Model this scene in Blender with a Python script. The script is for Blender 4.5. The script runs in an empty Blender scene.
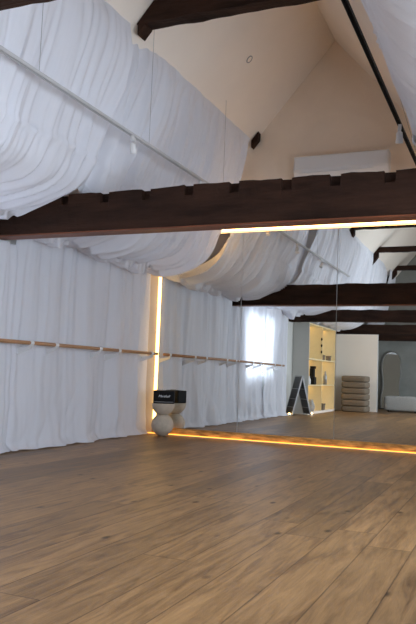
import bpy, bmesh, math, random
from mathutils import Vector, Matrix, noise
random.seed(7)
SC = bpy.context.scene
COL = SC.collection

# ------------------------------------------------------------------ helpers
def link(o, parent=None):
    COL.objects.link(o)
    if parent is not None:
        o.parent = parent
    return o

def tag(o, label=None, cat=None, group=None, kind=None):
    if label: o['label'] = label
    if cat: o['category'] = cat
    if group: o['group'] = group
    if kind: o['kind'] = kind
    return o

def obj(name, bm, mat, parent=None, loc=None, smooth=False, bevel=0.0, seg=2):
    bmesh.ops.recalc_face_normals(bm, faces=bm.faces)
    me = bpy.data.meshes.new(name)
    bm.to_mesh(me); bm.free()
    if smooth:
        for p in me.polygons: p.use_smooth = True
    me.materials.append(mat)
    o = bpy.data.objects.new(name, me)
    link(o, parent)
    if loc is not None: o.location = loc
    if bevel > 0:
        m = o.modifiers.new('bevel', 'BEVEL'); m.width = bevel; m.segments = seg; m.limit_method = 'ANGLE'
    return o

def thing(name, label, cat, loc=(0, 0, 0), rz=0.0, group=None):
    o = bpy.data.objects.new(name, None)
    o.empty_display_size = 0.1
    link(o); o.location = loc; o.rotation_euler = (0, 0, rz)
    return tag(o, label, cat, group)

def dup(root, loc=None, rz=None, label=None):
    r = root.copy(); COL.objects.link(r)
    if loc is not None: r.location = loc
    if rz is not None: r.rotation_euler = (0, 0, rz)
    if label: r['label'] = label
    for ch in list(root.children):
        c = ch.copy(); COL.objects.link(c); c.parent = r
        for g in list(ch.children):
            d = g.copy(); COL.objects.link(d); d.parent = c
    return r

def box(bm, x0, x1, y0, y1, z0, z1, M=None):
    vs = [bm.verts.new(Vector((x, y, z))) for x in (x0, x1) for y in (y0, y1) for z in (z0, z1)]
    if M is not None:
        for v in vs: v.co = M @ v.co
    for f in ((0, 1, 3, 2), (4, 6, 7, 5), (0, 4, 5, 1), (2, 3, 7, 6), (0, 2, 6, 4), (1, 5, 7, 3)):
        bm.faces.new([vs[i] for i in f])
    return vs

def B(*a, M=None):
    bm = bmesh.new(); box(bm, *a, M=M); return bm

def tube(bm, pts, r, n=10, close=False):
    pts = [Vector(p) for p in pts]
    rings = []
    for i, p in enumerate(pts):
        a = pts[i - 1] if (i > 0 or close) else p
        b = pts[(i + 1) % len(pts)] if (i < len(pts) - 1 or close) else p
        t = (b - a).normalized()
        ref = Vector((0, 0, 1)) if abs(t.z) < 0.9 else Vector((0, 1, 0))
        u = t.cross(ref).normalized(); w = t.cross(u).normalized()
        rr = r[i] if isinstance(r, (list, tuple)) else r
        rings.append([bm.verts.new(p + (u * math.cos(2 * math.pi * k / n) + w * math.sin(2 * math.pi * k / n)) * rr) for k in range(n)])
    m = len(rings)
    for i in range(m if close else m - 1):
        A, C = rings[i], rings[(i + 1) % m]
        for k in range(n):
            bm.faces.new((A[k], A[(k + 1) % n], C[(k + 1) % n], C[k]))
    if not close:
        bm.faces.new(rings[0][::-1]); bm.faces.new(rings[-1])

def lathe(bm, prof, n=40, cx=0, cy=0, cap=True):
    rings = []
    for r, z in prof:
        if r < 1e-5:
            rings.append([bm.verts.new((cx, cy, z))])
        else:
            rings.append([bm.verts.new((cx + r * math.cos(2 * math.pi * k / n), cy + r * math.sin(2 * math.pi * k / n), z)) for k in range(n)])
    for A, C in zip(rings, rings[1:]):
        for k in range(n):
            k2 = (k + 1) % n
            if len(A) == 1 and len(C) == 1: continue
            if len(A) == 1: bm.faces.new((A[0], C[k], C[k2]))
            elif len(C) == 1: bm.faces.new((A[k], A[k2], C[0]))
            else: bm.faces.new((A[k], A[k2], C[k2], C[k]))
    if cap and len(rings[0]) > 1: bm.faces.new(rings[0][::-1])
    if cap and len(rings[-1]) > 1: bm.faces.new(rings[-1])

def grid(nu, nv, fn):
    bm = bmesh.new()
    V = [[bm.verts.new(fn(i / nu, j / nv)) for j in range(nv + 1)] for i in range(nu + 1)]
    for i in range(nu):
        for j in range(nv):
            bm.faces.new((V[i][j], V[i + 1][j], V[i + 1][j + 1], V[i][j + 1]))
    return bm

def nz(x, y=0.0, z=0.0):
    return noise.noise(Vector((x, y, z)))

# ------------------------------------------------------------------ materials
def mat(name):
    m = bpy.data.materials.new(name); m.use_nodes = True
    nt = m.node_tree
    for n in list(nt.nodes): nt.nodes.remove(n)
    out = nt.nodes.new('ShaderNodeOutputMaterial')
    return m, nt, out

def N(nt, t, **kw):
    n = nt.nodes.new(t)
    for k, v in kw.items():
        if k in n.inputs: n.inputs[k].default_value = v
        else: setattr(n, k, v)
    return n

def pmat(name, col, rough=0.6, metal=0.0, var=0.0, scale=6.0, bump=0.0, bscale=80.0, stretch=(1, 1, 1), spec=0.5):
    m, nt, out = mat(name)
    b = N(nt, 'ShaderNodeBsdfPrincipled', Roughness=rough, Metallic=metal)
    b.inputs['Specular IOR Level'].default_value = spec
    b.inputs['Base Color'].default_value = (*col, 1)
    nt.links.new(b.outputs[0], out.inputs[0])
    tc = N(nt, 'ShaderNodeTexCoord'); mp = N(nt, 'ShaderNodeMapping')
    mp.inputs['Scale'].default_value = stretch
    nt.links.new(tc.outputs['Object'], mp.inputs['Vector'])
    if var > 0:
        n = N(nt, 'ShaderNodeTexNoise', Scale=scale, Detail=6.0, Roughness=0.6)
        nt.links.new(mp.outputs[0], n.inputs['Vector'])
        r = N(nt, 'ShaderNodeValToRGB')
        r.color_ramp.elements[0].position = 0.3; r.color_ramp.elements[1].position = 0.7
        r.color_ramp.elements[0].color = (*[c * (1 - var) for c in col], 1)
        r.color_ramp.elements[1].color = (*[min(1, c * (1 + var)) for c in col], 1)
        nt.links.new(n.outputs['Fac'], r.inputs['Fac'])
        nt.links.new(r.outputs['Color'], b.inputs['Base Color'])
    if bump > 0:
        n2 = N(nt, 'ShaderNodeTexNoise', Scale=bscale, Detail=4.0)
        nt.links.new(mp.outputs[0], n2.inputs['Vector'])
        bp = N(nt, 'ShaderNodeBump', Strength=bump, Distance=0.01)
        nt.links.new(n2.outputs['Fac'], bp.inputs['Height'])
        nt.links.new(bp.outputs[0], b.inputs['Normal'])
    return m

def emat(name, col, s):
    m, nt, out = mat(name)
    e = N(nt, 'ShaderNodeEmission', Strength=s)
    e.inputs['Color'].default_value = (*col, 1)
    nt.links.new(e.outputs[0], out.inputs[0])
    return m

def cloth_mat(name, col, trans=0.35):
    m, nt, out = mat(name)
    d = N(nt, 'ShaderNodeBsdfDiffuse', Roughness=0.0); t = N(nt, 'ShaderNodeBsdfTranslucent')
    d.inputs['Color'].default_value = (*col, 1); t.inputs['Color'].default_value = (*col, 1)
    mx = N(nt, 'ShaderNodeMixShader', Fac=trans)
    nt.links.new(d.outputs[0], mx.inputs[1]); nt.links.new(t.outputs[0], mx.inputs[2])
    # faint thread tone of the weave
    tc = N(nt, 'ShaderNodeTexCoord'); mp = N(nt, 'ShaderNodeMapping'); mp.inputs['Scale'].default_value = (2, 30, 2)
    n = N(nt, 'ShaderNodeTexNoise', Scale=2.0, Detail=3.0)
    r = N(nt, 'ShaderNodeValToRGB')
    r.color_ramp.elements[0].color = (*[c * 0.93 for c in col], 1); r.color_ramp.elements[1].color = (*col, 1)
    nt.links.new(tc.outputs['Object'], mp.inputs['Vector']); nt.links.new(mp.outputs[0], n.inputs['Vector'])
    nt.links.new(n.outputs['Fac'], r.inputs['Fac']); nt.links.new(r.outputs['Color'], d.inputs['Color'])
    nt.links.new(mx.outputs[0], out.inputs[0])
    return m

def floor_mat():
    m, nt, out = mat('oak_planks')
    L = nt.links.new
    b = N(nt, 'ShaderNodeBsdfPrincipled', Roughness=0.5)
    b.inputs['Specular IOR Level'].default_value = 0.4
    L(b.outputs[0], out.inputs[0])
    tc = N(nt, 'ShaderNodeTexCoord'); sx = N(nt, 'ShaderNodeSeparateXYZ'); L(tc.outputs['Object'], sx.inputs[0])
    def math_(op, a, bv=None):
        n = N(nt, 'ShaderNodeMath', operation=op)
        for i, v in enumerate((a, bv)):
            if v is None: continue
            if isinstance(v, (int, float)): n.inputs[i].default_value = v
            else: L(v, n.inputs[i])
        return n.outputs[0]
    W, LEN = 0.215, 2.2
    px = math_('DIVIDE', sx.outputs['X'], W); ix = math_('FLOOR', px); fx = math_('FRACT', px)
    wn = N(nt, 'ShaderNodeTexWhiteNoise', noise_dimensions='1D'); L(ix, wn.inputs['W'])
    py = math_('ADD', math_('DIVIDE', sx.outputs['Y'], LEN), math_('MULTIPLY', wn.outputs['Value'], 7.31))
    iy = math_('FLOOR', py); fy = math_('FRACT', py)
    cid = N(nt, 'ShaderNodeCombineXYZ'); L(ix, cid.inputs[0]); L(iy, cid.inputs[1])
    w2 = N(nt, 'ShaderNodeTexWhiteNoise', noise_dimensions='3D'); L(cid.outputs[0], w2.inputs['Vector'])
    # grain coordinates shifted for each plank
    off = N(nt, 'ShaderNodeVectorMath', operation='MULTIPLY'); L(w2.outputs['Color'], off.inputs[0]); off.inputs[1].default_value = (20, 20, 20)
    vc = N(nt, 'ShaderNodeVectorMath', operation='ADD'); L(tc.outputs['Object'], vc.inputs[0]); L(off.outputs[0], vc.inputs[1])
    mp = N(nt, 'ShaderNodeMapping'); mp.inputs['Scale'].default_value = (9, 0.9, 1); L(vc.outputs[0], mp.inputs['Vector'])
    g = N(nt, 'ShaderNodeTexNoise', Scale=2.2, Detail=7.0, Roughness=0.62, Distortion=0.8); L(mp.outputs[0], g.inputs['Vector'])
    gr = N(nt, 'ShaderNodeValToRGB'); e = gr.color_ramp.elements
    e[0].position = 0.27; e[0].color = (0.125, 0.058, 0.019, 1)
    e[1].position = 0.74; e[1].color = (0.50, 0.285, 0.120, 1)
    x = e.new(0.5); x.color = (0.335, 0.185, 0.074, 1)
    L(g.outputs['Fac'], gr.inputs['Fac'])
    # fine pores
    mp2 = N(nt, 'ShaderNodeMapping'); mp2.inputs['Scale'].default_value = (60, 3, 1); L(vc.outputs[0], mp2.inputs['Vector'])
    g2 = N(nt, 'ShaderNodeTexNoise', Scale=3.0, Detail=4.0); L(mp2.outputs[0], g2.inputs['Vector'])
    # plank tone
    tone = math_('ADD', math_('MULTIPLY', w2.outputs['Value'], 0.40), 0.54)
    tone = math_('MULTIPLY', tone, math_('ADD', math_('MULTIPLY', g2.outputs['Fac'], 0.4), 0.8))
    # knots
    mp3 = N(nt, 'ShaderNodeMapping'); mp3.inputs['Scale'].default_value = (2.6, 1.3, 1); L(vc.outputs[0], mp3.inputs['Vector'])
    vo = N(nt, 'ShaderNodeTexVoronoi', Scale=1.9); L(mp3.outputs[0], vo.inputs['Vector'])
    kr = N(nt, 'ShaderNodeValToRGB'); k = kr.color_ramp.elements
    k[0].position = 0.04; k[0].color = (0.22, 0.2, 0.18, 1); k[1].position = 0.12; k[1].color = (1, 1, 1, 1)
    L(vo.outputs['Distance'], kr.inputs['Fac'])
    # seams between planks
    dx = math_('MINIMUM', fx, math_('SUBTRACT', 1.0, fx)); dy = math_('MULTIPLY', math_('MINIMUM', fy, math_('SUBTRACT', 1.0, fy)), LEN / W)
    d = math_('MINIMUM', dx, dy)
    sr = N(nt, 'ShaderNodeValToRGB'); s = sr.color_ramp.elements
    s[0].position = 0.005; s[0].color = (0.35, 0.3, 0.27, 1); s[1].position = 0.018; s[1].color = (1, 1, 1, 1)
    L(d, sr.inputs['Fac'])
    def mul(a, bb):
        n = N(nt, 'ShaderNodeVectorMath', operation='MULTIPLY'); L(a, n.inputs[0]); L(bb, n.inputs[1]); return n.outputs[0]
    tv = N(nt, 'ShaderNodeCombineXYZ')
    for i in range(3): L(tone, tv.inputs[i])
    c = mul(mul(mul(gr.outputs['Color'], tv.outputs[0]), kr.outputs['Color']), sr.outputs['Color'])
    L(c, b.inputs['Base Color'])
    bp = N(nt, 'ShaderNodeBump', Strength=0.25, Distance=0.004); L(g2.outputs['Fac'], bp.inputs['Height']); L(bp.outputs[0], b.inputs['Normal'])
    rr = N(nt, 'ShaderNodeMapRange'); L(g.outputs['Fac'], rr.inputs['Value']); rr.inputs['To Min'].default_value = 0.34; rr.inputs['To Max'].default_value = 0.50
    L(rr.outputs[0], b.inputs['Roughness'])
    return m

M_floor = floor_mat()
M_plaster = pmat('cream_plaster', (0.86, 0.75, 0.63), 0.85, var=0.04, scale=2.0, bump=0.08, bscale=120)
M_ceiling = pmat('ceiling_paint', (0.88, 0.80, 0.71), 0.85, var=0.03, scale=1.5, bump=0.05, bscale=90)
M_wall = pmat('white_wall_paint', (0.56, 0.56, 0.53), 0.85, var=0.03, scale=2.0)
M_greywall = pmat('grey_plaster', (0.27, 0.275, 0.255), 0.9, var=0.12, scale=2.2, bump=0.2, bscale=18)
M_cloth = cloth_mat('white_voile', (0.81, 0.82, 0.88), 0.12)
M_curtain = cloth_mat('white_curtain_cloth', (0.81, 0.82, 0.88), 0.28)
M_timber = pmat('dark_old_timber', (0.028, 0.0125, 0.0075), 0.7, var=0.6, scale=3.0, bump=0.6, bscale=22, stretch=(0.5, 3, 3), spec=0.15)
M_underglow = pmat('red_brown_underglow', (0.16, 0.045, 0.015), 0.5, var=0.3, scale=4, stretch=(0.5, 3, 3))  # warm light under the front beam, put into the colour
M_timber_cut = pmat('dark_timber_socket', (0.012, 0.008, 0.006), 0.9)
M_rail = pmat('beech_rail', (0.38, 0.20, 0.095), 0.4, var=0.2, scale=8, stretch=(6, 0.6, 6))
M_white = pmat('white_painted_metal', (0.75, 0.75, 0.76), 0.4)
M_offwhite = pmat('white_plastic', (0.72, 0.72, 0.73), 0.45)
M_trackgrey = pmat('light_grey_metal', (0.50, 0.50, 0.51), 0.5)
M_black = pmat('black_plastic', (0.010, 0.010, 0.011), 0.6, spec=0.2)
M_blackcloth = pmat('black_speaker_cloth', (0.012, 0.012, 0.013), 0.9, bump=0.3, bscale=300, spec=0.15)
M_grey = pmat('grey_metal', (0.35, 0.35, 0.36), 0.4, 0.6)
M_stone = pmat('beige_stone', (0.50, 0.44, 0.36), 0.85, var=0.12, scale=14, bump=0.3, bscale=60)
M_copper = pmat('mottled_timber_board', (0.62, 0.32, 0.09), 0.45, var=0.7, scale=5, stretch=(1.2, 6, 6))
M_taupe = pmat('taupe_fabric', (0.20, 0.155, 0.11), 0.95, var=0.1, scale=20, bump=0.3, bscale=150)
M_pouffe = pmat('pale_grey_boucle', (0.38, 0.37, 0.35), 0.95, var=0.12, scale=40, bump=0.6, bscale=120)
M_archframe = pmat('grey_frame', (0.24, 0.235, 0.22), 0.9)
M_shelf = pmat('cream_shelf_board', (0.80, 0.68, 0.42), 0.6, var=0.04, scale=6)
M_darkboard = pmat('dark_grey_board', (0.08, 0.08, 0.085), 0.6, var=0.2, scale=12)
M_alu = pmat('brushed_aluminium', (0.55, 0.56, 0.58), 0.35, 0.7)
M_edge = pmat('dull_grey_edge', (0.40, 0.40, 0.41), 0.5, 0.1)
M_plinth = pmat('white_board', (0.90, 0.81, 0.71), 0.6)
M_led = emat('warm_led', (1.0, 0.60, 0.20), 7.0)
M_led_top = emat('warm_led_top', (1.0, 0.56, 0.20), 15.0)
M_led_low = emat('warm_led_floor', (1.0, 0.40, 0.06), 3.4)
M_lamp = emat('warm_lamp', (1.0, 0.62, 0.20), 22.0)
M_shelfled = emat('warm_shelf_led', (1.0, 0.58, 0.14), 8.5)

def mirror_mat():
    m, nt, out = mat('silvered_glass')
    g = N(nt, 'ShaderNodeBsdfGlossy', Roughness=0.0)
    g.inputs['Color'].default_value = (0.87, 0.89, 0.87, 1)
    nt.links.new(g.outputs[0], out.inputs[0]); return m
M_mirror = mirror_mat()
def glass_mat():
    m, nt, out = mat('window_glass')
    t = N(nt, 'ShaderNodeBsdfTransparent'); g = N(nt, 'ShaderNodeBsdfGlossy', Roughness=0.02)
    mx = N(nt, 'ShaderNodeMixShader', Fac=0.06)
    nt.links.new(t.outputs[0], mx.inputs[1]); nt.links.new(g.outputs[0], mx.inputs[2]); nt.links.new(mx.outputs[0], out.inputs[0]); return m
M_glass = glass_mat()

# ------------------------------------------------------------------ room shell
RX, RL, EZ, RIDGE, SL = 4.966, 12.2, 2.07, 2.483, 1.18
APEX = EZ + SL * RIDGE
T = 0.12
def roofz(x): return EZ + SL * (x if x < RIDGE else RX - x)

def struct(name, bm, m, parent=None, **k):
    o = obj(name, bm, m, parent, **k)
    if parent is None: o['kind'] = 'structure'
    return o

struct('floor', B(-T, RX + T, -RL - T, T + 0.05, -0.1, 0.0), M_floor)

def gable(y0, y1):
    bm = bmesh.new()
    P = [(-T, -0.1), (RX + T, -0.1), (RX + T, EZ - SL * T), (RIDGE, APEX), (-T, EZ - SL * T)]
    a = [bm.verts.new((x, y0, z)) for x, z in P]; b = [bm.verts.new((x, y1, z)) for x, z in P]
    bm.faces.new(a); bm.faces.new(b[::-1])
    for i in range(5): bm.faces.new((a[i], a[(i + 1) % 5], b[(i + 1) % 5], b[i]))
    return bm
struct('wall_front', gable(0.02, 0.02 + T), M_plaster)
struct('wall_back', gable(-RL - T, -RL), M_greywall)

ROOF_HOLE = (3.45, 4.35, -9.0, -7.2)
def slab(bm, xa, xb, y0, y1):
    """a stretch of roof slab between xa and xb (one slope only), 0.2 m thick"""
    vs = []
    for x in (xa, xb):
        for y in (y0, y1):
            for d in (0, 0.2): vs.append(bm.verts.new((x, y, roofz(x) + d)))
    for f in ((0, 1, 3, 2), (4, 6, 7, 5), (0, 4, 5, 1), (2, 3, 7, 6), (0, 2, 6, 4), (1, 5, 7, 3)):
        bm.faces.new([vs[k] for k in f])
bm = bmesh.new()
ya, yb = -RL - T, T + 0.02
slab(bm, -T, RIDGE, ya, yb)
hx0, hx1, hy0, hy1 = ROOF_HOLE
slab(bm, RIDGE, hx0, ya, yb); slab(bm, hx1, RX + T, ya, yb)
slab(bm, hx0, hx1, ya, hy0); slab(bm, hx0, hx1, hy1, yb)
struct('ceiling', bm, M_ceiling)

def side_wall(name, x0, x1, wins):
    bm = bmesh.new()
    ys = [-RL - T]
    for y0, y1, z0, z1 in sorted(wins):
        box(bm, x0, x1, ys[-1], y0, -0.1, EZ)
        box(bm, x0, x1, y0, y1, -0.1, z0); box(bm, x0, x1, y0, y1, z1, EZ)
        ys.append(y1)
    box(bm, x0, x1, ys[-1], 0.02, -0.1, EZ)
    return struct(name, bm, M_wall)
WL = [(-5.25, -3.6, 0.80, 1.98)]
WR_UNSEEN = [(-2.4, -0.8, 0.5, 1.95), (-5.4, -4.0, 0.5, 1.95), (-8.4, -6.6, 0.5, 1.95), (-11.2, -9.5, 0.5, 1.95)]  # right-wall windows are unseen, put in to light the room from the side
side_wall('wall_left', -T, 0, WL)
side_wall('wall_right', RX, RX + T, WR_UNSEEN)

def window(n, x0, x1, y0, y1, z0, z1):
    xm = (x0 + x1) / 2
    bm = bmesh.new()
    w = 0.05
    box(bm, xm - 0.03, xm + 0.03, y0, y0 + w, z0, z1); box(bm, xm - 0.03, xm + 0.03, y1 - w, y1, z0, z1)
    box(bm, xm - 0.03, xm + 0.03, y0 + w, y1 - w, z0, z0 + w); box(bm, xm - 0.03, xm + 0.03, y0 + w, y1 - w, z1 - w, z1)
    ym = (y0 + y1) / 2
    box(bm, xm - 0.025, xm + 0.025, ym - 0.02, ym + 0.02, z0 + w, z1 - w)
    o = struct('window_%d' % n, bm, M_white)
    obj('glass_pane', B(xm - 0.004, xm + 0.004, y0 + w, y1 - w, z0 + w, z1 - w), M_glass, o)
window(1, -T, 0, *WL[0])
for i, wv in enumerate(WR_UNSEEN): window(i + 2, RX, RX + T, *wv)
bm = bmesh.new()
def slopebox(bm, xa, xb, y0, y1, d0, d1):
    vs = []
    for x in (xa, xb):
        for y in (y0, y1):
            for d in (d0, d1): vs.append(bm.verts.new((x, y, roofz(x) + d)))
    for f in ((0, 1, 3, 2), (4, 6, 7, 5), (0, 4, 5, 1), (2, 3, 7, 6), (0, 2, 6, 4), (1, 5, 7, 3)):
        bm.faces.new([vs[k] for k in f])
slopebox(bm, hx0, hx0 + 0.05, hy0, hy1, 0.07, 0.15); slopebox(bm, hx1 - 0.05, hx1, hy0, hy1, 0.07, 0.15)
slopebox(bm, hx0 + 0.05, hx1 - 0.05, hy0, hy0 + 0.06, 0.07, 0.15); slopebox(bm, hx0 + 0.05, hx1 - 0.05, hy1 - 0.06, hy1, 0.07, 0.15)
o = struct('window_6', bm, M_white)  # unseen rooflight, added to brighten the ceiling and left drapes
bm = bmesh.new(); slopebox(bm, hx0 + 0.05, hx1 - 0.05, hy0 + 0.06, hy1 - 0.06, 0.10, 0.11); obj('glass_pane', bm, M_glass, o)

# board under the mirrors
bm = grid(60, 2, lambda u, v: Vector((0.17 + u * (RX - 0.17), -0.012 + 0.004 * nz(u * 40, v * 3, 5), 0.004 + v * 0.092)))
ret = bmesh.ops.extrude_face_region(bm, geom=bm.faces[:])
for g_ in ret['geom']:
    if isinstance(g_, bmesh.types.BMVert): g_.co.y = 0.018
struct('baseboard_front', bm, M_copper)

# ------------------------------------------------------------------ mirrors and LED strips
seams = [0.224, 1.358, 2.578, 3.798, RX - 0.01]
mlab = ['tall wall mirror panel beside the white curtain in the corner, behind the stone stool',
        'tall wall mirror panel second from the curtained corner, between the two visible seams',
        'tall wall mirror panel third from the curtained corner, reflecting the stacked cushions',
        'tall wall mirror panel at the far right end of the mirror row']
for i in range(4):
    o = obj('mirror_panel', B(seams[i] + 0.0035, seams[i + 1] - 0.0035, 0.0, 0.006, 0.10, 2.625), M_mirror)
    tag(o, mlab[i], 'mirror', 'mirror panels along the gable wall')
    obj('backing_board', B(seams[i] + 0.002, seams[i + 1] - 0.002, 0.007, 0.019, 0.10, 2.625), M_white, o)

def led(name, b1, b2, m, label):
    t = thing(name, label, 'light strip')
    obj('channel', B(*b1), M_alu, t)
    obj('diffuser', B(*b2), m, t)
led('led_strip', (0.225, RX - 0.01, -0.004, 0.018, 2.692, 2.70), (0.225, RX - 0.01, -0.012, 0.012, 2.655, 2.690), M_led_top,
    'warm glowing light strip running along the top edge of the mirrors')
led('led_strip', (0.12, RX - 0.01, -0.040, -0.018, 0.0, 0.010), (0.12, RX - 0.01, -0.040, -0.022, 0.011, 0.021), M_led_low,
    'warm glowing light strip on the floor along the foot of the mirrors')
led('led_strip', (0.176, 0.219, 0.004, 0.018, 0.10, 2.2), (0.180, 0.216, -0.016, 0.003, 0.10, 2.2), M_led,
    'upright warm glowing light strip in the corner between curtain and mirror')

# ------------------------------------------------------------------ trusses
def rough_beam(x0, x1, y0, y1, z0, z1, seed, notches=(), nw=0.085, nd=0.09, amp=0.012):
    bm = bmesh.new()
    xs = set()
    n = int((x1 - x0) / 0.06)
    for i in range(n + 1): xs.add(round(x0 + (x1 - x0) * i / n, 4))
    xs = sorted(x for x in xs if not any(abs(x - c) < nw / 2 + 0.012 for c in notches))
    ev = [(x, 0) for x in xs]
    for c in notches:
        if x0 < c < x1:
            ev += [(c - nw / 2, 0), (c - nw / 2 + 0.004, 1), (c + nw / 2 - 0.004, 1), (c + nw / 2, 0)]
    ev.sort()
    prev = None
    for x, k in ev:
        def j(a, b): return amp * nz(x * 2.6, a * 3.1 + seed, b * 2.3) + 0.4 * amp * nz(x * 11, a * 5 + seed, b)
        top = z1 + 1.3 * j(3, 0) - (nd if k else 0)
        r = [bm.verts.new(p) for p in ((x, y0 + j(0, 0), z0 + j(1, 0)), (x, y1 + j(0, 1), z0 + j(1, 1)),
             (x, y1 + j(0, 2), top + (nd if k else 0)), (x, y0 + 0.052, top + (nd if k else 0)), (x, y0 + 0.05, top - (0 if k else 0.001)), (x, y0 + j(0, 3), top), (x, y0 + j(4, 1) * 1.2, (z0 + z1) / 2))]
        if prev:
            for q in range(7): bm.faces.new((prev[q], prev[(q + 1) % 7], r[(q + 1) % 7], r[q]))
        else: bm.faces.new(r)
        prev = r
    bm.faces.new(prev[::-1])
    return bm

def slant_beam(xa, za, xb, zb, y0, y1, d):
    """rafter whose upper face runs from (xa,za) to (xb,zb), depth d below, ends cut level"""
    bm = bmesh.new()
    s = (zb - za) / (xb - xa); dz = d * math.sqrt(1 + s * s)
    a = [bm.verts.new(p) for p in ((xa, y0, za), (xb, y0, zb), (xb, y0, zb - dz), (xa, y0, za - dz))]
    b = [bm.verts.new((v.co.x, y1, v.co.z)) for v in a]
    bm.faces.new(a); bm.faces.new(b[::-1])
    for i in range(4): bm.faces.new((a[i], a[(i + 1) % 4], b[(i + 1) % 4], b[i]))
    bmesh.ops.subdivide_edges(bm, edges=bm.edges[:], cuts=3, use_grid_fill=True)
    for v in bm.verts: v.co += Vector((nz(*(v.co * 4)), nz(*(v.co * 4 + Vector((9, 0, 0)))), 0)) * 0.01
    return bm

def add_tie(t, tz, th, notches, seed, d=0.125):
    obj('tie_beam', rough_beam(-0.02, RX + 0.02, -d, d, tz, tz + th, seed, notches), M_timber, t)

def add_collar(t, cz, ch, y):
    zt = cz + ch
    bm = bmesh.new()
    xa, xb = (zt - EZ) / SL + 0.01, (cz - EZ) / SL + 0.01
    nseg = 24
    prev = None
    for i in range(nseg + 1):
        u = i / nseg
        xt = xa + u * (RX - 2 * xa); xl = xb + u * (RX - 2 * xb)
        k = 0.012 * nz(u * 9, y); k2 = 0.012 * nz(u * 9, y + 4)
        r = [bm.verts.new(p) for p in ((xl, -0.07 + k, cz + k2), (xl, 0.07 + k2, cz + k), (xt, 0.07 + k, zt), (xt, -0.07 + k2, zt))]
        if prev:
            for q in range(4): bm.faces.new((prev[q], prev[(q + 1) % 4], r[(q + 1) % 4], r[q]))
        else: bm.faces.new(r)
        prev = r
    bm.faces.new(prev[::-1])
    obj('collar_beam', bm, M_timber, t)
    x1 = (cz - EZ) / SL + 0.09; short = ch > 0.15; x0 = x1 - (0.07 if short else 0.27); dp = 0.07 if short else 0.13
    obj('rafter', slant_beam(x0, roofz(x0) - 0.01, x1, roofz(x1) - 0.01, -0.07, 0.07, dp), M_timber, t)
    if not short: obj('rafter', slant_beam(RX - x0, roofz(x0) - 0.01, RX - x1, roofz(x1) - 0.01, -0.07, 0.07, dp), M_timber, t)
NT = [0.857, 1.27, 1.681, 2.071, 2.476, 2.908, 3.292, 3.698, 4.1, 4.5]
t = thing('roof_truss', 'dark notched timber beam with high collar crossing the room before the mirrors', 'beam', (0, -3.115, 0))
add_tie(t, 2.015, 0.335, NT, -3.08, 0.08)
sb = obj('underside_glow_strip', B(0.02, RX - 0.02, -0.083, 0.078, 2.000, 2.012), M_underglow, t); tag(sb, 'red-brown strip painted as warm light on the underside')  # added strip; its red-brown stands for warm glow on the beam's underside
add_collar(t, 3.83, 0.19, -3.08)
for y, tz, th, dx, lab in ((-6.65, 2.02, 0.245, 0.07, 'dark notched tie beam in the mirror, second below the swagged drapes'),
                           (-10.7, 2.02, 0.25, -0.06, 'dark notched tie beam in the mirror, just above the white partition'),
                           (-12.04, 1.925, 0.22, 0.11, 'dark tie beam in the mirror against the back wall, over the arched mirror')):
    t = thing('tie_beam', lab, 'beam', (0, y, 0)); add_tie(t, tz, th, [x + dx for x in NT], y, 0.11)
for y, lab in ((-5.75, 'highest dark collar with rafters under the roof seen in the mirror'),
               (-8.50, 'middle dark collar with rafters under the roof seen in the mirror'),
               (-11.35, 'lowest and deepest dark collar with rafters under the roof seen in the mirror')):
    t = thing('collar_truss', lab, 'beam', (0, y, 0)); add_collar(t, 3.82, 0.12, y)

o = obj('gable_rafter', slant_beam(1.46, roofz(1.46) - 0.01, 1.55, roofz(1.55) - 0.01, -0.115, -0.012, 0.06), M_timber)
tag(o, 'dark rafter end poking past the white drape against the cream gable wall', 'beam')

# ------------------------------------------------------------------ ceiling drapes
PROF_A = [(1.462, 3.79), (1.39, 3.45), (1.305, 3.14), (1.205, 2.885), (1.09, 2.65), (0.965, 2.37), (0.77, 2.19), (0.49, 2.11), (0.27, 2.11), (0.08, 2.13)]
PROF_B = [(1.475, 3.80), (1.50, 3.56), (1.44, 3.28), (1.345, 2.97), (1.27, 2.72), (1.22, 2.52), (1.11, 2.35), (0.84, 2.24), (0.47, 2.175), (0.08, 2.18)]
def spline(P, n=240):
    pts = [Vector((p[0], 0, p[1])) for p in P]
    out = []
    for i in range(len(pts) - 1):
        p0 = pts[max(0, i - 1)]; p1 = pts[i]; p2 = pts[i + 1]; p3 = pts[min(len(pts) - 1, i + 2)]
        for k in range(24):
            t = k / 24
            out.append(0.5 * ((2 * p1) + (p2 - p0) * t + (2 * p0 - 5 * p1 + 4 * p2 - p3) * t * t + (3 * p1 - p0 - 3 * p2 + p3) * t ** 3))
    out.append(pts[-1])
    L = [0.0]
    for a, b in zip(out, out[1:]): L.append(L[-1] + (b - a).length)
    res = []; j = 0
    for i in range(n + 1):
        s = L[-1] * i / n
        while j < len(L) - 2 and L[j + 1] < s: j += 1
        f = (s - L[j]) / max(1e-9, L[j + 1] - L[j])
        res.append(out[j].lerp(out[j + 1], min(1, f)))
    return res
SA, SB = spline(PROF_A), spline(PROF_B)
def prof(S, u):
    x = u * (len(S) - 1); i = min(len(S) - 2, int(x)); return S[i].lerp(S[i + 1], x - i)

def folds(y, u, seed):
    w = y + 0.10 * nz(u * 2.2, y * 0.6, seed + 3) + 0.05 * u
    w2 = w + 0.06 * nz(u * 5, y * 2, seed + 60)
    a = 0.40 * nz(w * 2.6, u * 0.9, seed) + 0.50 * (0.35 - 1.7 * abs(nz(w * 4.4, u * 0.9, seed + 7))) + 0.42 * (0.3 - 1.7 * abs(nz(w2 * 8.5, u * 1.3, seed + 11))) + 0.14 * nz(w2 * 19, u * 2, seed + 13)
    return a

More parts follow.
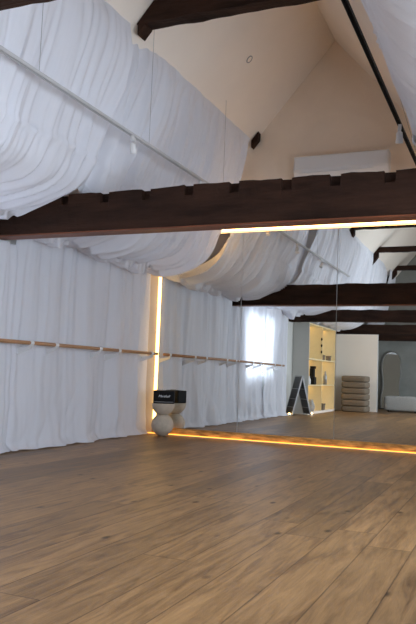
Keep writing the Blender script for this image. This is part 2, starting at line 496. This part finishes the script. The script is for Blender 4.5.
def drape(name, S, y0, y1, seed, label, side=1, low0=None, seam=0.49, amp=0.15, X_off=0.0, sagk=1.0):
    """y0 = end away from the mirror, y1 = end nearest the mirror"""
    nv = int((y1 - y0) / 0.016); nu = 84
    def fn(u, v):
        k0 = max(0.0, 1 - v / 0.30) ** 2 * (1 if S is SA and low0 is not None else 0)
        def pr_(q): return prof(S, q).lerp(prof(SB, q), k0) if k0 > 0 else prof(S, q)
        c = pr_(u)
        d = pr_(min(1, u + 0.01)) - pr_(max(0, u - 0.01)); d.normalize()
        nrm = Vector((-d.z, 0, d.x))
        if nrm.x < 0: nrm = -nrm
        ya = y0
        if low0 is not None:
            ya = y0 + (low0 - y0) * max(0, min(1, (u - 0.56) / 0.07))
        y = ya + (y1 - ya) * v
        e = min(1, u / 0.06) * min(1, (1 - u) / 0.1 + 0.25)
        env = (0.55 + 0.65 * min(1, u * 1.5)) * e
        f = folds(y, u, seed) * amp * env
        # gathered seam with a small ruffle below it
        k = u - seam - 0.02 * nz(y * 1.2, seed)
        f += 0.020 * math.exp(-(k / 0.009) ** 2)
        if k > 0: f += 0.040 * math.exp(-k / 0.12) * nz(y * 17, k * 4, seed + 20)
        # bagginess through the bay
        sag = sagk * 0.05 * math.sin(math.pi * v) * math.sin(math.pi * min(1, u * 1.1)) + 0.04 * nz(y * 0.9, u * 2, seed + 31) * math.sin(math.pi * u)
        p = c + nrm * (f + sag)
        p.x -= 0.11 * k0
        p.z += 0.018 * nz(y * 5, seed) * math.exp(-u / 0.03)
        x = p.x + X_off
        if side < 0: x = RX - x
        return Vector((x, y, p.z))
    o = obj(name, grid(nu, nv, fn), M_cloth, smooth=True)
    return tag(o, label, 'drape', 'white drapes hung under the roof slopes')
drape('hanging_drape', SA, -3.295, -0.15, 11.3, 'white drape swagged from the left roof slope between the front beam and the gable', 1, low0=-2.96, amp=0.20)
drape('hanging_drape', SB, -6.80, -3.245, 23.7, 'white drape on the left slope sagging over the near end of the front beam', 1, low0=-6.50)
drape('hanging_drape', SA, -10.85, -6.83, 37.1, 'white drape on the left slope seen in the mirror, beyond its first reflected beam', 1, low0=-10.55)
drape('hanging_drape', SA, -12.15, -10.88, 41.9, 'white drape on the left slope seen in the mirror, deepest of the row', 1, low0=-11.9)
drape('hanging_drape', SA, -3.215, -0.20, 53.2, 'white drape at upper right on the right roof slope, beside the black track', -1, low0=-2.96, X_off=-0.03, sagk=0.2, amp=0.08)
drape('hanging_drape', SA, -6.75, -3.245, 61.8, 'white drape on the right roof slope, overhead at the top right corner', -1, X_off=-0.02, sagk=0.2, amp=0.08)

# ------------------------------------------------------------------ wall curtains
def curtain(y0, y1, seed, label, x=0.115, ztop=2.24, opening=0.0):
    nv = int((y1 - y0) / 0.014); nu = 80
    def fn(u, v):
        y = y0 + (y1 - y0) * v
        z = ztop * (1 - u)
        if -3.34 < y < -2.88: z = min(z, 1.985)
        low = max(0, (u - 0.5) * 2)
        a = (0.50 * nz(y * 3.6, u * 0.5, seed) + 0.42 * (0.3 - 1.6 * abs(nz(y * 5.2, u * 0.6, seed + 4))) + 0.05 * nz(y * 17, u * 0.8, seed + 9)) * 0.15
        a += 0.060 * low * nz(y * 2.6 + z * 1.3, z * 1.5, seed + 15)
        a += 0.050 * low * abs(nz(y * 5 - z * 2.6, z * 1.8, seed + 25))
        # foot spreads on the floor
        t = max(0, (0.10 - z) / 0.10)
        xx = x + a + 0.015 * low + t * t * (0.05 + 0.05 * nz(y * 4, 1, seed + 40))
        zz = max(0.004, z + t * 0.012 * (1 + nz(y * 7, 2, seed)))
        xx = max(0.02, xx)
        yy = y + 0.03 * nz(z * 1.4, y * 0.7, seed + 50) * (1 if 0.02 < v < 0.98 else 0.3)
        yy -= opening * v ** 6 * max(0, (z - 1.2) / 1.0)
        return Vector((xx, yy, zz))
    o = obj('wall_curtain', grid(nu, nv, fn), M_curtain, smooth=True)
    tag(o, label, 'curtain', 'white curtains along the left wall')
curtain(-2.86, -0.10, 3.3, 'white floor-length curtain behind the barre, nearest the mirror corner', opening=0.03)
curtain(-4.55, -2.83, 8.1, 'white floor-length curtain lit by the window behind it, seen in the mirror')
curtain(-6.02, -4.52, 13.9, 'white floor-length curtain seen in the mirror, ending beside the A-frame board')

# ------------------------------------------------------------------ barre
t = thing('ballet_barre', 'wooden ballet barre on white brackets along the curtained left wall', 'barre', (0.25, 0, 1.045))
bm = bmesh.new(); tube(bm, [(0, -5.48, -0.015), (0, -4.2, -0.008), (0, -2.55, 0.0), (0, -0.10, 0.0)], 0.019, 14)
obj('rail', bm, M_rail, t, smooth=True)
for y in (-0.262, -1.083, -1.504, -2.344, -2.753, -3.59, -4.0, -4.85, -5.27):
    bm = bmesh.new()
    z = 0.0 if y > -2.6 else -0.015 * (abs(y) - 2.55) / 2.93
    lathe(bm, [(0.025, -0.024), (0.025, 0.024)], 16)
    for v in bm.verts: v.co = Vector((v.co.x, y + v.co.z, v.co.y + z))
    # arm sweeping back and down to the wall
    box(bm, -0.012, 0.012, y - 0.012, y + 0.012, z - 0.045, z - 0.018)
    vs = [bm.verts.new(p) for p in ((0.012, y - 0.006, z - 0.03), (0.012, y - 0.006, z - 0.05), (-0.248, y - 0.006, z - 0.15), (-0.248, y - 0.006, z - 0.06))]
    v2 = [bm.verts.new(v.co + Vector((0, 0.012, 0))) for v in vs]
    bm.faces.new(vs); bm.faces.new(v2[::-1])
    for i in range(4): bm.faces.new((vs[i], vs[(i + 1) % 4], v2[(i + 1) % 4], v2[i]))
    obj('bracket', bm, M_white, t)

# ------------------------------------------------------------------ track lighting
def track(name, x, z, y0, y1, m, wires, label, lean=0.0):
    t = thing(name, label, 'light track', (x, 0, z))
    bm = bmesh.new()
    box(bm, -0.014, 0.014, y0, y1, 0.008, 0.014); box(bm, -0.014, -0.009, y0, y1, -0.012, 0.008); box(bm, 0.009, 0.014, y0, y1, -0.012, 0.008)
    obj('track', bm, m, t)
    for y in wires:
        bm = bmesh.new(); tube(bm, [(0, y, 0.012), (lean, y, roofz(x + lean) - z - 0.012)], 0.0022, 6)
        obj('suspension_wire', bm, M_grey, t)
    return t
TX, TZ = 1.55, 2.81
track('lighting_track', TX, TZ, -5.4, -0.35, M_trackgrey, (-4.55, -2.95, -1.2), 'white lighting track hung on wires in front of the left ceiling drapes')
track('lighting_track', 3.68, 2.88, -5.4, -0.4, M_black, (-4.6, -0.9), 'black-sided lighting track running in front of the right ceiling drape', -0.30)

def spotlight(loc, label, pan=0.0, tilt=0.5):
    t = thing('track_spotlight', label, 'spotlight', loc, pan, 'spotlights on the lighting tracks')
    obj('adapter', B(-0.013, 0.013, -0.045, 0.045, -0.04, 0.0), M_offwhite, t, bevel=0.004)
    bm = bmesh.new(); tube(bm, [(0, 0, -0.045), (0, 0, -0.075)], 0.007, 10)
    obj('stem', bm, M_offwhite, t)
    h = bmesh.new()
    lathe(h, [(0.0, 0.055), (0.020, 0.045), (0.024, 0.038), (0.030, -0.035), (0.030, -0.043), (0.025, -0.043), (0.021, -0.03), (0.0, -0.03)], 20)
    R = Matrix.Translation((0, 0, -0.10)) @ Matrix.Rotation(tilt, 4, 'X')
    bmesh.ops.transform(h, matrix=R, verts=h.verts)
    obj('lamp_head', h, M_offwhite, t, smooth=True)
spotlight((TX, -3.23, TZ - 0.01), 'small white spotlight on the left track in front of the upper drape', 0.3, 0.5)
SPOT_M = [-3.23, -0.40, -1.77]
slab = ['', 'small spotlight at the gable end of the left track, seen in the mirror', 'small spotlight midway on the left track, hidden by the beam but seen in the mirror']
for y, l in zip(SPOT_M[1:], slab[1:]): spotlight((TX, y, TZ - 0.01), l, -0.4, 0.4)
spotlight((3.68, -2.65, 2.87), 'small grey-white spotlight clipped to the black right-hand track', 0.2, 0.35)

# downlight
dl = thing('ceiling_downlight', 'small round recessed downlight in the sloping cream ceiling', 'downlight', (1.86, -1.33, roofz(1.86)))
Rm = Matrix.Rotation(-math.atan(SL), 4, 'Y')
bm = bmesh.new(); lathe(bm, [(0.034, -0.001), (0.044, -0.001), (0.044, -0.007), (0.034, -0.007), (0.034, -0.001)], 28, cap=False)
bmesh.ops.transform(bm, matrix=Rm, verts=bm.verts); obj('trim_ring', bm, M_grey, dl)
bm = bmesh.new(); lathe(bm, [(0.0, -0.003), (0.033, -0.003), (0.033, -0.005), (0.0, -0.005)], 28)
bmesh.ops.transform(bm, matrix=Rm, verts=bm.verts); obj('lens', bm, M_ceiling, dl)

# ------------------------------------------------------------------ air conditioner
ac = thing('air_conditioner', 'long white wall air conditioner above the front beam on the gable', 'air conditioner', (2.62, 0.02, 3.20))
bm = bmesh.new()
pr = [(0.0, 0.30), (-0.17, 0.30), (-0.20, 0.285), (-0.21, 0.12), (-0.20, 0.095), (-0.13, 0.01), (-0.10, 0.0), (0.0, 0.0)]
aL = [bm.verts.new((-0.57, y, z)) for y, z in pr]; aR = [bm.verts.new((0.57, y, z)) for y, z in pr]
bm.faces.new(aL); bm.faces.new(aR[::-1])
for i in range(len(pr)): bm.faces.new((aL[i], aL[(i + 1) % len(pr)], aR[(i + 1) % len(pr)], aR[i]))
obj('housing', bm, M_offwhite, ac, bevel=0.008)
obj('front_panel', B(-0.55, 0.55, -0.216, -0.209, 0.122, 0.28), M_offwhite, ac, bevel=0.003)
obj('air_flap', B(-0.50, 0.40, -0.006, 0.006, -0.045, 0.045, M=Matrix.Translation((0, -0.172, 0.052)) @ Matrix.Rotation(math.radians(39), 4, 'X')), M_offwhite, ac, bevel=0.002)
bm = bmesh.new()
for k in range(26): box(bm, -0.54 + k * 0.042, -0.52 + k * 0.042, -0.15, -0.02, 0.3005, 0.304)
obj('intake_grille', bm, M_grey, ac)

# ------------------------------------------------------------------ stone stool and speaker
st = thing('stone_stool', 'beige stone stool of a ball under an upturned half ball, in the mirror corner', 'stool', (0.405, -0.172, 0))
bm = bmesh.new()
r = 0.142
pf = [(0.0, 0.0), (0.05, 0.0)]
for k in range(1, 25):
    a = -math.pi / 2 + math.pi * k / 26
    z = r + r * math.sin(a)
    if z > 0.012 and r * math.cos(a) > 0.066: pf.append((r * math.cos(a), z))
lathe(bm, pf + [(0.064, 0.272), (0.0, 0.272)], 44)
obj('base_ball', bm, M_stone, st, smooth=True)
bm = bmesh.new()
pf = [(0.0, 0.272), (0.064, 0.272)]
for k in range(0, 14):
    a = -math.pi / 2 + 0.48 + (math.pi / 2 - 0.48) * k / 13
    pf.append((0.148 * math.cos(a), 0.408 + 0.148 * math.sin(a)))
lathe(bm, pf + [(0.146, 0.412), (0.0, 0.412)], 44)
obj('top_bowl', bm, M_stone, st, smooth=True)

sp = thing('speaker', 'black box speaker with a script badge on top of the stone stool', 'speaker', (0.414, -0.170, 0.4135), math.radians(24))
obj('cabinet', B(-0.135, 0.135, -0.075, 0.075, 0.0, 0.165), M_black, sp, bevel=0.012, seg=3)
obj('grille', B(-0.122, 0.122, -0.079, -0.074, 0.03, 0.153), M_blackcloth, sp, bevel=0.003)
obj('piping', B(-0.122, 0.122, -0.0785, -0.0745, 0.019, 0.023), M_grey, sp)
bm = bmesh.new()
for x in (-0.09, -0.06, -0.03, 0.0): 
    lathe(bm, [(0.008, 0.163), (0.008, 0.175), (0.0, 0.175)], 12, x, 0.01)
obj('control_knob', bm, M_grey, sp)
fc = bpy.data.curves.new('badge', 'FONT'); fc.body = 'Marshall'; fc.size = 0.042; fc.shear = 0.35; fc.align_x = 'CENTER'; fc.extrude = 0.001
fc.materials.append(M_alu)
tmp = bpy.data.objects.new('badge_text', fc); COL.objects.link(tmp); bpy.context.view_layer.update()
bme = bpy.data.meshes.new_from_object(tmp.evaluated_get(bpy.context.evaluated_depsgraph_get()))
bpy.data.objects.remove(tmp)
fo = bpy.data.objects.new('badge', bme); link(fo, sp); fo.location = (0, -0.0805, 0.08); fo.rotation_euler = (math.pi / 2, 0, 0)
tag(fo, 'pale script badge')

# ------------------------------------------------------------------ back of the room (seen in the mirror)
# shelving unit: long side faces +X, grey end faces the mirror
SXF, SY0, SY1, SH = 0.37, -6.90, -9.42, 2.02
sh = thing('shelving_unit', 'tall lit shelving unit with warm cream compartments and a pale grey end', 'shelf', (0.005, 0, 0))
E_ = [SY0, -8.10, SY1]
obj('end_panel', B(0, SXF, SY0 - 0.02, SY0, 0, SH), M_wall, sh); tag(sh.children[-1], 'pale grey end panel')
obj('end_panel', B(0, SXF, SY1, SY1 + 0.02, 0, SH), M_shelf, sh)
obj('back_panel', B(0.0, 0.012, SY1 + 0.02, SY0 - 0.02, 0.0, SH), M_shelf, sh)
obj('divider', B(0.012, SXF, -8.11, -8.09, 0.05, SH - 0.02), M_shelf, sh)
obj('plinth', B(0.012, SXF - 0.005, SY1 + 0.02, SY0 - 0.02, 0.0, 0.05), M_plinth, sh)
obj('top_board', B(0.012, SXF, SY1 + 0.02, SY0 - 0.02, SH - 0.02, SH), M_shelf, sh)
for z in (0.64, 1.225):
    for a, b in ((-8.09, SY0 - 0.02), (SY1 + 0.02, -8.11)):
        obj('shelf_board', B(0.012, SXF, a, b, z - 0.012, z + 0.012), M_shelf, sh)
for z in (0.615, 1.20, SH - 0.034):
    for a, b in ((-8.07, SY0 - 0.05), (SY1 + 0.05, -8.13)):
        obj('led_bar', B(0.03, 0.05, a, b, z, z + 0.012), M_shelfled, sh)
for z in (1.42, 1.57, 1.72):
    bm = bmesh.new(); lathe(bm, [(0.035, -0.012), (0.035, 0.012)], 14)
    for v in bm.verts: v.co = Vector((SXF - 0.02 + v.co.x * 0.5, -8.085 + v.co.z, z + v.co.y))
    obj('hook', bm, M_black, sh); tag(sh.children[-1], 'dark round hook')

def shelf_item(name, bm, m, label, cat, **k):
    return tag(obj(name, bm, m, **k), label, cat)
bm = bmesh.new(); box(bm, -0.07, 0.07, -0.09, 0.09, 0.0, 0.17); box(bm, -0.055, 0.045, -0.06, 0.06, 0.17, 0.36); box(bm, -0.05, 0.07, -0.05, 0.05, 0.36, 0.42)
shelf_item('ornament', bm, M_black, 'tall black stepped object on the middle shelf of the lit unit', 'ornament', loc=(0.275, -7.62, 0.656), bevel=0.008)
bm = bmesh.new(); lathe(bm, [(0.0, 0), (0.04, 0), (0.042, 0.02), (0.042, 0.11), (0.03, 0.14), (0.02, 0.16), (0.02, 0.19), (0.0, 0.19)], 20)
shelf_item('jar', bm, M_white, 'small white jar beside the black object on the middle shelf', 'jar', loc=(0.30, -7.22, 0.656), smooth=True)
bm = bmesh.new(); lathe(bm, [(0.0, 0), (0.045, 0), (0.045, 0.2), (0.03, 0.24), (0.018, 0.27), (0.018, 0.32), (0.0, 0.32)], 20)
shelf_item('bottle', bm, M_grey, 'slim grey bottle on the middle shelf, further bay of the lit unit', 'bottle', loc=(0.29, -8.75, 0.656), smooth=True)
def carton(loc, label, w=0.10, d=0.12, h=0.12, m=M_taupe):
    bm = bmesh.new(); box(bm, -w / 2, w / 2, -d / 2, d / 2, 0, h); box(bm, -w / 2 - 0.006, w / 2 + 0.006, -d / 2 - 0.006, d / 2 + 0.006, h * 0.78, h + 0.004)
    return shelf_item('storage_box', bm, m, label, 'box', loc=loc, bevel=0.004)
carton((0.29, -8.42, 1.2375), 'small dark lidded box on the upper shelf, nearer the hooks')
carton((0.29, -9.05, 1.2375), 'small dark lidded box on the upper shelf, further from the hooks')
carton((0.28, -8.50, 0.0525), 'small brown lidded box on the bottom shelf of the lit unit', 0.13, 0.18, 0.15)
bm = bmesh.new(); lathe(bm, [(0.0, 0), (0.06, 0), (0.085, 0.05), (0.09, 0.12), (0.06, 0.2), (0.045, 0.24), (0.055, 0.26), (0.048, 0.26), (0.038, 0.24), (0.0, 0.23)], 26)
shelf_item('vase', bm, M_pouffe, 'pale grey round vase on the bottom shelf behind the A-frame board', 'vase', loc=(0.26, -7.6, 0.0525), smooth=True)

# A-frame board
af = thing('a_frame_board', 'dark folding A-frame board with grey edges standing on the floor by the shelves', 'A-frame', (0.43, -6.25, 0), math.radians(-40))
def leaf(sgn):
    ang = math.atan2(0.215, 0.82)
    Mx = Matrix.Translation((0, 0, 0.835)) @ Matrix.Rotation(-sgn * ang, 4, 'Y')
    Lh = 0.846; Wd = 0.37
    o = obj('panel', B(-0.008, 0.008, -Wd + 0.02, -0.02, -Lh + 0.03, -0.02, M=Mx), M_darkboard, af)
    for a, b in ((-0.02, 0.0), (-Wd, -Wd + 0.02)):
        e = obj('edge_rail', B(-0.014, 0.014, a, b, -Lh, 0, M=Mx), M_edge, o); tag(e, 'grey metal edge rail')
    for q in (-0.28, -0.50, -0.68):
        obj('cross_bar', B(-0.012, 0.012, -Wd + 0.02, -0.02, q - 0.006, q + 0.006, M=Mx), M_edge, o)
leaf(1); leaf(-1)
bm = bmesh.new(); tube(bm, [(0, -0.36, 0.835), (0, -0.01, 0.835)], 0.014, 10); obj('hinge_rod', bm, M_grey, af)

def uplight(loc, label):
    t = thing('floor_uplight', label, 'lamp', loc, 0, 'small glowing floor lights by the A-frame board')
    bm = bmesh.new(); lathe(bm, [(0.0, 0), (0.035, 0), (0.035, 0.03), (0.03, 0.035), (0.0, 0.035)], 18); obj('body', bm, M_alu, t)
    bm = bmesh.new(); lathe(bm, [(0.028, 0.0355), (0.024, 0.05), (0.012, 0.058), (0.0, 0.06)], 18); obj('lens', bm, M_lamp, t, smooth=True)
uplight((0.20, -6.12, 0), 'tiny warm floor light glowing at the left foot of the A-frame board')
uplight((0.50, -6.75, 0), 'tiny warm floor light glowing at the right foot of the A-frame board')

# partition, cushions, pouffe, arch mirror
ps = thing('partition_screen', 'white partition panel standing behind the stack of cushions, seen in the mirror', 'partition', (0.20, -10.12, 0))
obj('board', B(0, 1.10, -0.04, 0.0, 0.0, 1.975), M_plinth, ps, bevel=0.004)
obj('edge_trim', B(1.10, 1.112, -0.042, 0.002, 0.0, 1.977), M_white, ps)
random.seed(3)
cl = ['topmost', 'second from the top', 'third from the top', 'third from the floor', 'second from the floor', 'bottom']
def cushion_bm(w, d, h, seed):
    def fn(i, j): pass
    bm = bmesh.new()
    nu, nv = 28, 14
    vs = []
    for a in range(nu):
        row = []
        th = 2 * math.pi * a / nu
        for b in range(nv + 1):
            ph = -math.pi / 2 + math.pi * b / nv
            def se(c, e): return math.copysign(abs(c) ** e, c)
            x = w / 2 * se(math.cos(th), 0.25) * se(math.cos(ph), 0.17); y = d / 2 * se(math.sin(th), 0.25) * se(math.cos(ph), 0.17)
            z = h / 2 + h / 2 * se(math.sin(ph), 0.42)
            row.append(bm.verts.new((x, y, z)))
        vs.append(row)
    for a in range(nu):
        for b in range(nv):
            A, C = vs[a], vs[(a + 1) % nu]
            bm.faces.new((A[b], C[b], C[b + 1], A[b + 1]))
    bmesh.ops.remove_doubles(bm, verts=bm.verts, dist=1e-5)
    return bm
first = None
for i in range(6):
    z = (5 - i) * 0.1495
    loc = (0.85 + random.uniform(-0.012, 0.012), -9.70 + random.uniform(-0.015, 0.015), z)
    lab = 'taupe square floor cushion, %s of the stack of six' % cl[i]
    if first is None:
        first = thing('floor_cushion', lab, 'cushion', loc, 0, 'floor cushions in one stack')
        obj('cushion_body', cushion_bm(0.63, 0.6, 0.149, i), M_taupe, first, smooth=True)
        bm = bmesh.new(); pts = []
        for k in range(48):
            th = 2 * math.pi * k / 48
            se = lambda c: math.copysign(abs(c) ** 0.32, c)
            pts.append((0.312 * se(math.cos(th)), 0.297 * se(math.sin(th)), 0.0745))
        tube(bm, pts, 0.007, 6, True); obj('piping', bm, M_taupe, first, smooth=True)
    else:
        dup(first, loc, random.uniform(-0.03, 0.03), lab)

pf_ = thing('pouffe', 'pale grey low upholstered pouffe on the floor in front of the arched mirror', 'pouffe', (1.83, -10.98, 0))
def rbox(bm, w, d, h, z0, e=0.25):
    nu, nv = 44, 18; vs = []
    se = lambda c, e: math.copysign(abs(c) ** e, c)
    for a in range(nu):
        th = 2 * math.pi * a / nu; row = []
        for b in range(nv + 1):
            ph = -math.pi / 2 + math.pi * b / nv
            row.append(bm.verts.new((w / 2 * se(math.cos(th), e) * se(math.cos(ph), e), d / 2 * se(math.sin(th), e) * se(math.cos(ph), e), z0 + h / 2 + h / 2 * se(math.sin(ph), e))))
        vs.append(row)
    for a in range(nu):
        for b in range(nv):
            A, C = vs[a], vs[(a + 1) % nu]; bm.faces.new((A[b], C[b], C[b + 1], A[b + 1]))
    bmesh.ops.remove_doubles(bm, verts=bm.verts, dist=1e-5)
bm = bmesh.new(); rbox(bm, 0.92, 0.6, 0.385, 0.028); obj('seat', bm, M_pouffe, pf_, smooth=True)
for sx in (-1, 1):
    for sy in (-1, 1):
        bm = bmesh.new(); lathe(bm, [(0.02, 0), (0.024, 0.045)], 12, sx * 0.34, sy * 0.2); obj('foot', bm, M_black, pf_)

am = thing('arched_mirror', 'tall wavy arched mirror leaning on the grey back wall', 'mirror', (1.35, -12.02, 0))
def arch_outline(s=1.0):
    pts = []
    H = 1.60
    for k in range(30):           # right side upwards
        z = 1.28 * k / 29; pts.append((0.25 + 0.022 * math.sin(z * 6.2 + 0.6), z))
    for k in range(1, 24):
        a = math.pi * k / 24; pts.append((0.26 * math.cos(a), 1.28 + (H - 1.28) * math.sin(a)))
    for k in range(30):
        z = 1.28 * (1 - k / 29); pts.append((-0.25 - 0.022 * math.sin(z * 6.2 + 0.6), z))
    return pts
ln = Matrix.Rotation(math.radians(5), 4, 'X')
Rl = Matrix.Translation((0, 0, 0.03)) @ Matrix.Rotation(math.radians(5), 4, 'X')
op = arch_outline()
bm = bmesh.new(); tube(bm, [Rl @ Vector((x, 0, z)) for x, z in op], 0.020, 10, True)
obj('frame', bm, M_archframe, am, smooth=True)
bm = bmesh.new()
f1 = [bm.verts.new(Rl @ Vector((x, 0.006, z))) for x, z in op]; f2 = [bm.verts.new(Rl @ Vector((x, -0.006, z))) for x, z in op]
bm.faces.new(f1); bm.faces.new(f2[::-1])
for i in range(len(op)): bm.faces.new((f1[i], f1[(i + 1) % len(op)], f2[(i + 1) % len(op)], f2[i]))
obj('glass', bm, M_mirror, am)

# ------------------------------------------------------------------ daylight
W = bpy.data.worlds.new('daylight'); SC.world = W; W.use_nodes = True
bg = W.node_tree.nodes['Background']; bg.inputs['Color'].default_value = (0.62, 0.78, 1.0, 1); bg.inputs['Strength'].default_value = 0.5
def win_light(name, loc, rot, sx, sy, power, col=(0.78, 0.88, 1.0)):
    l = bpy.data.lights.new(name, 'AREA'); l.shape = 'RECTANGLE'; l.size = sx; l.size_y = sy; l.energy = power; l.color = col
    o = bpy.data.objects.new(name, l); link(o); o.location = loc; o.rotation_euler = rot
    return o
for i, (y0, y1, z0, z1) in enumerate(WR_UNSEEN):
    win_light('fill_daylight_right', (RX + T + 0.03, (y0 + y1) / 2, (z0 + z1) / 2), (0, math.radians(90), 0), z1 - z0, y1 - y0, (45, 110, 165, 70)[i])  # fill light behind the unseen right-wall openings
for y0, y1, z0, z1 in WL:
    win_light('daylight_left', (-T - 1.1, y1 - 0.45, (z0 + z1) / 2 + 0.55), (0, math.radians(-90), 0), 2.0, 1.6, 330)
xc = (hx0 + hx1) / 2
win_light('fill_daylight_roof', (xc + 0.19, (hy0 + hy1) / 2, roofz(xc) + 0.30), (0, math.atan(SL), 0), 1.3, 1.7, 45)  # fill light through the added rooflight

# ------------------------------------------------------------------ camera
f_, a_, b_, c_ = 712.6602, 0.4085, 0.0862, -0.0378
Mz = Matrix.Rotation(a_, 3, 'Z') @ Matrix.Rotation(b_, 3, 'X') @ Matrix.Rotation(c_, 3, 'Y')
right, fwd, up = Mz.col[0], Mz.col[1], Mz.col[2]
cam = bpy.data.cameras.new('camera'); cam.sensor_fit = 'HORIZONTAL'; cam.sensor_width = 36; cam.lens = 36 * f_ / 416
cam.clip_start = 0.05
co = bpy.data.objects.new('camera', cam); link(co)
co.matrix_world = Matrix(((right.x, up.x, -fwd.x, 4.5394), (right.y, up.y, -fwd.y, -8.3958), (right.z, up.z, -fwd.z, 0.8135), (0, 0, 0, 1)))
SC.camera = co

vs_ = SC.view_settings
vs_.view_transform = 'Standard'; vs_.look = 'None'; vs_.gamma = 1.0; vs_.use_curve_mapping = False; vs_.exposure = -0.25
SC.cycles.use_denoising = True
SC.cycles.max_bounces = 12; SC.cycles.diffuse_bounces = 6; SC.cycles.glossy_bounces = 6; SC.cycles.transmission_bounces = 6
SC.cycles.transparent_max_bounces = 12
SC.cycles.caustics_reflective = True
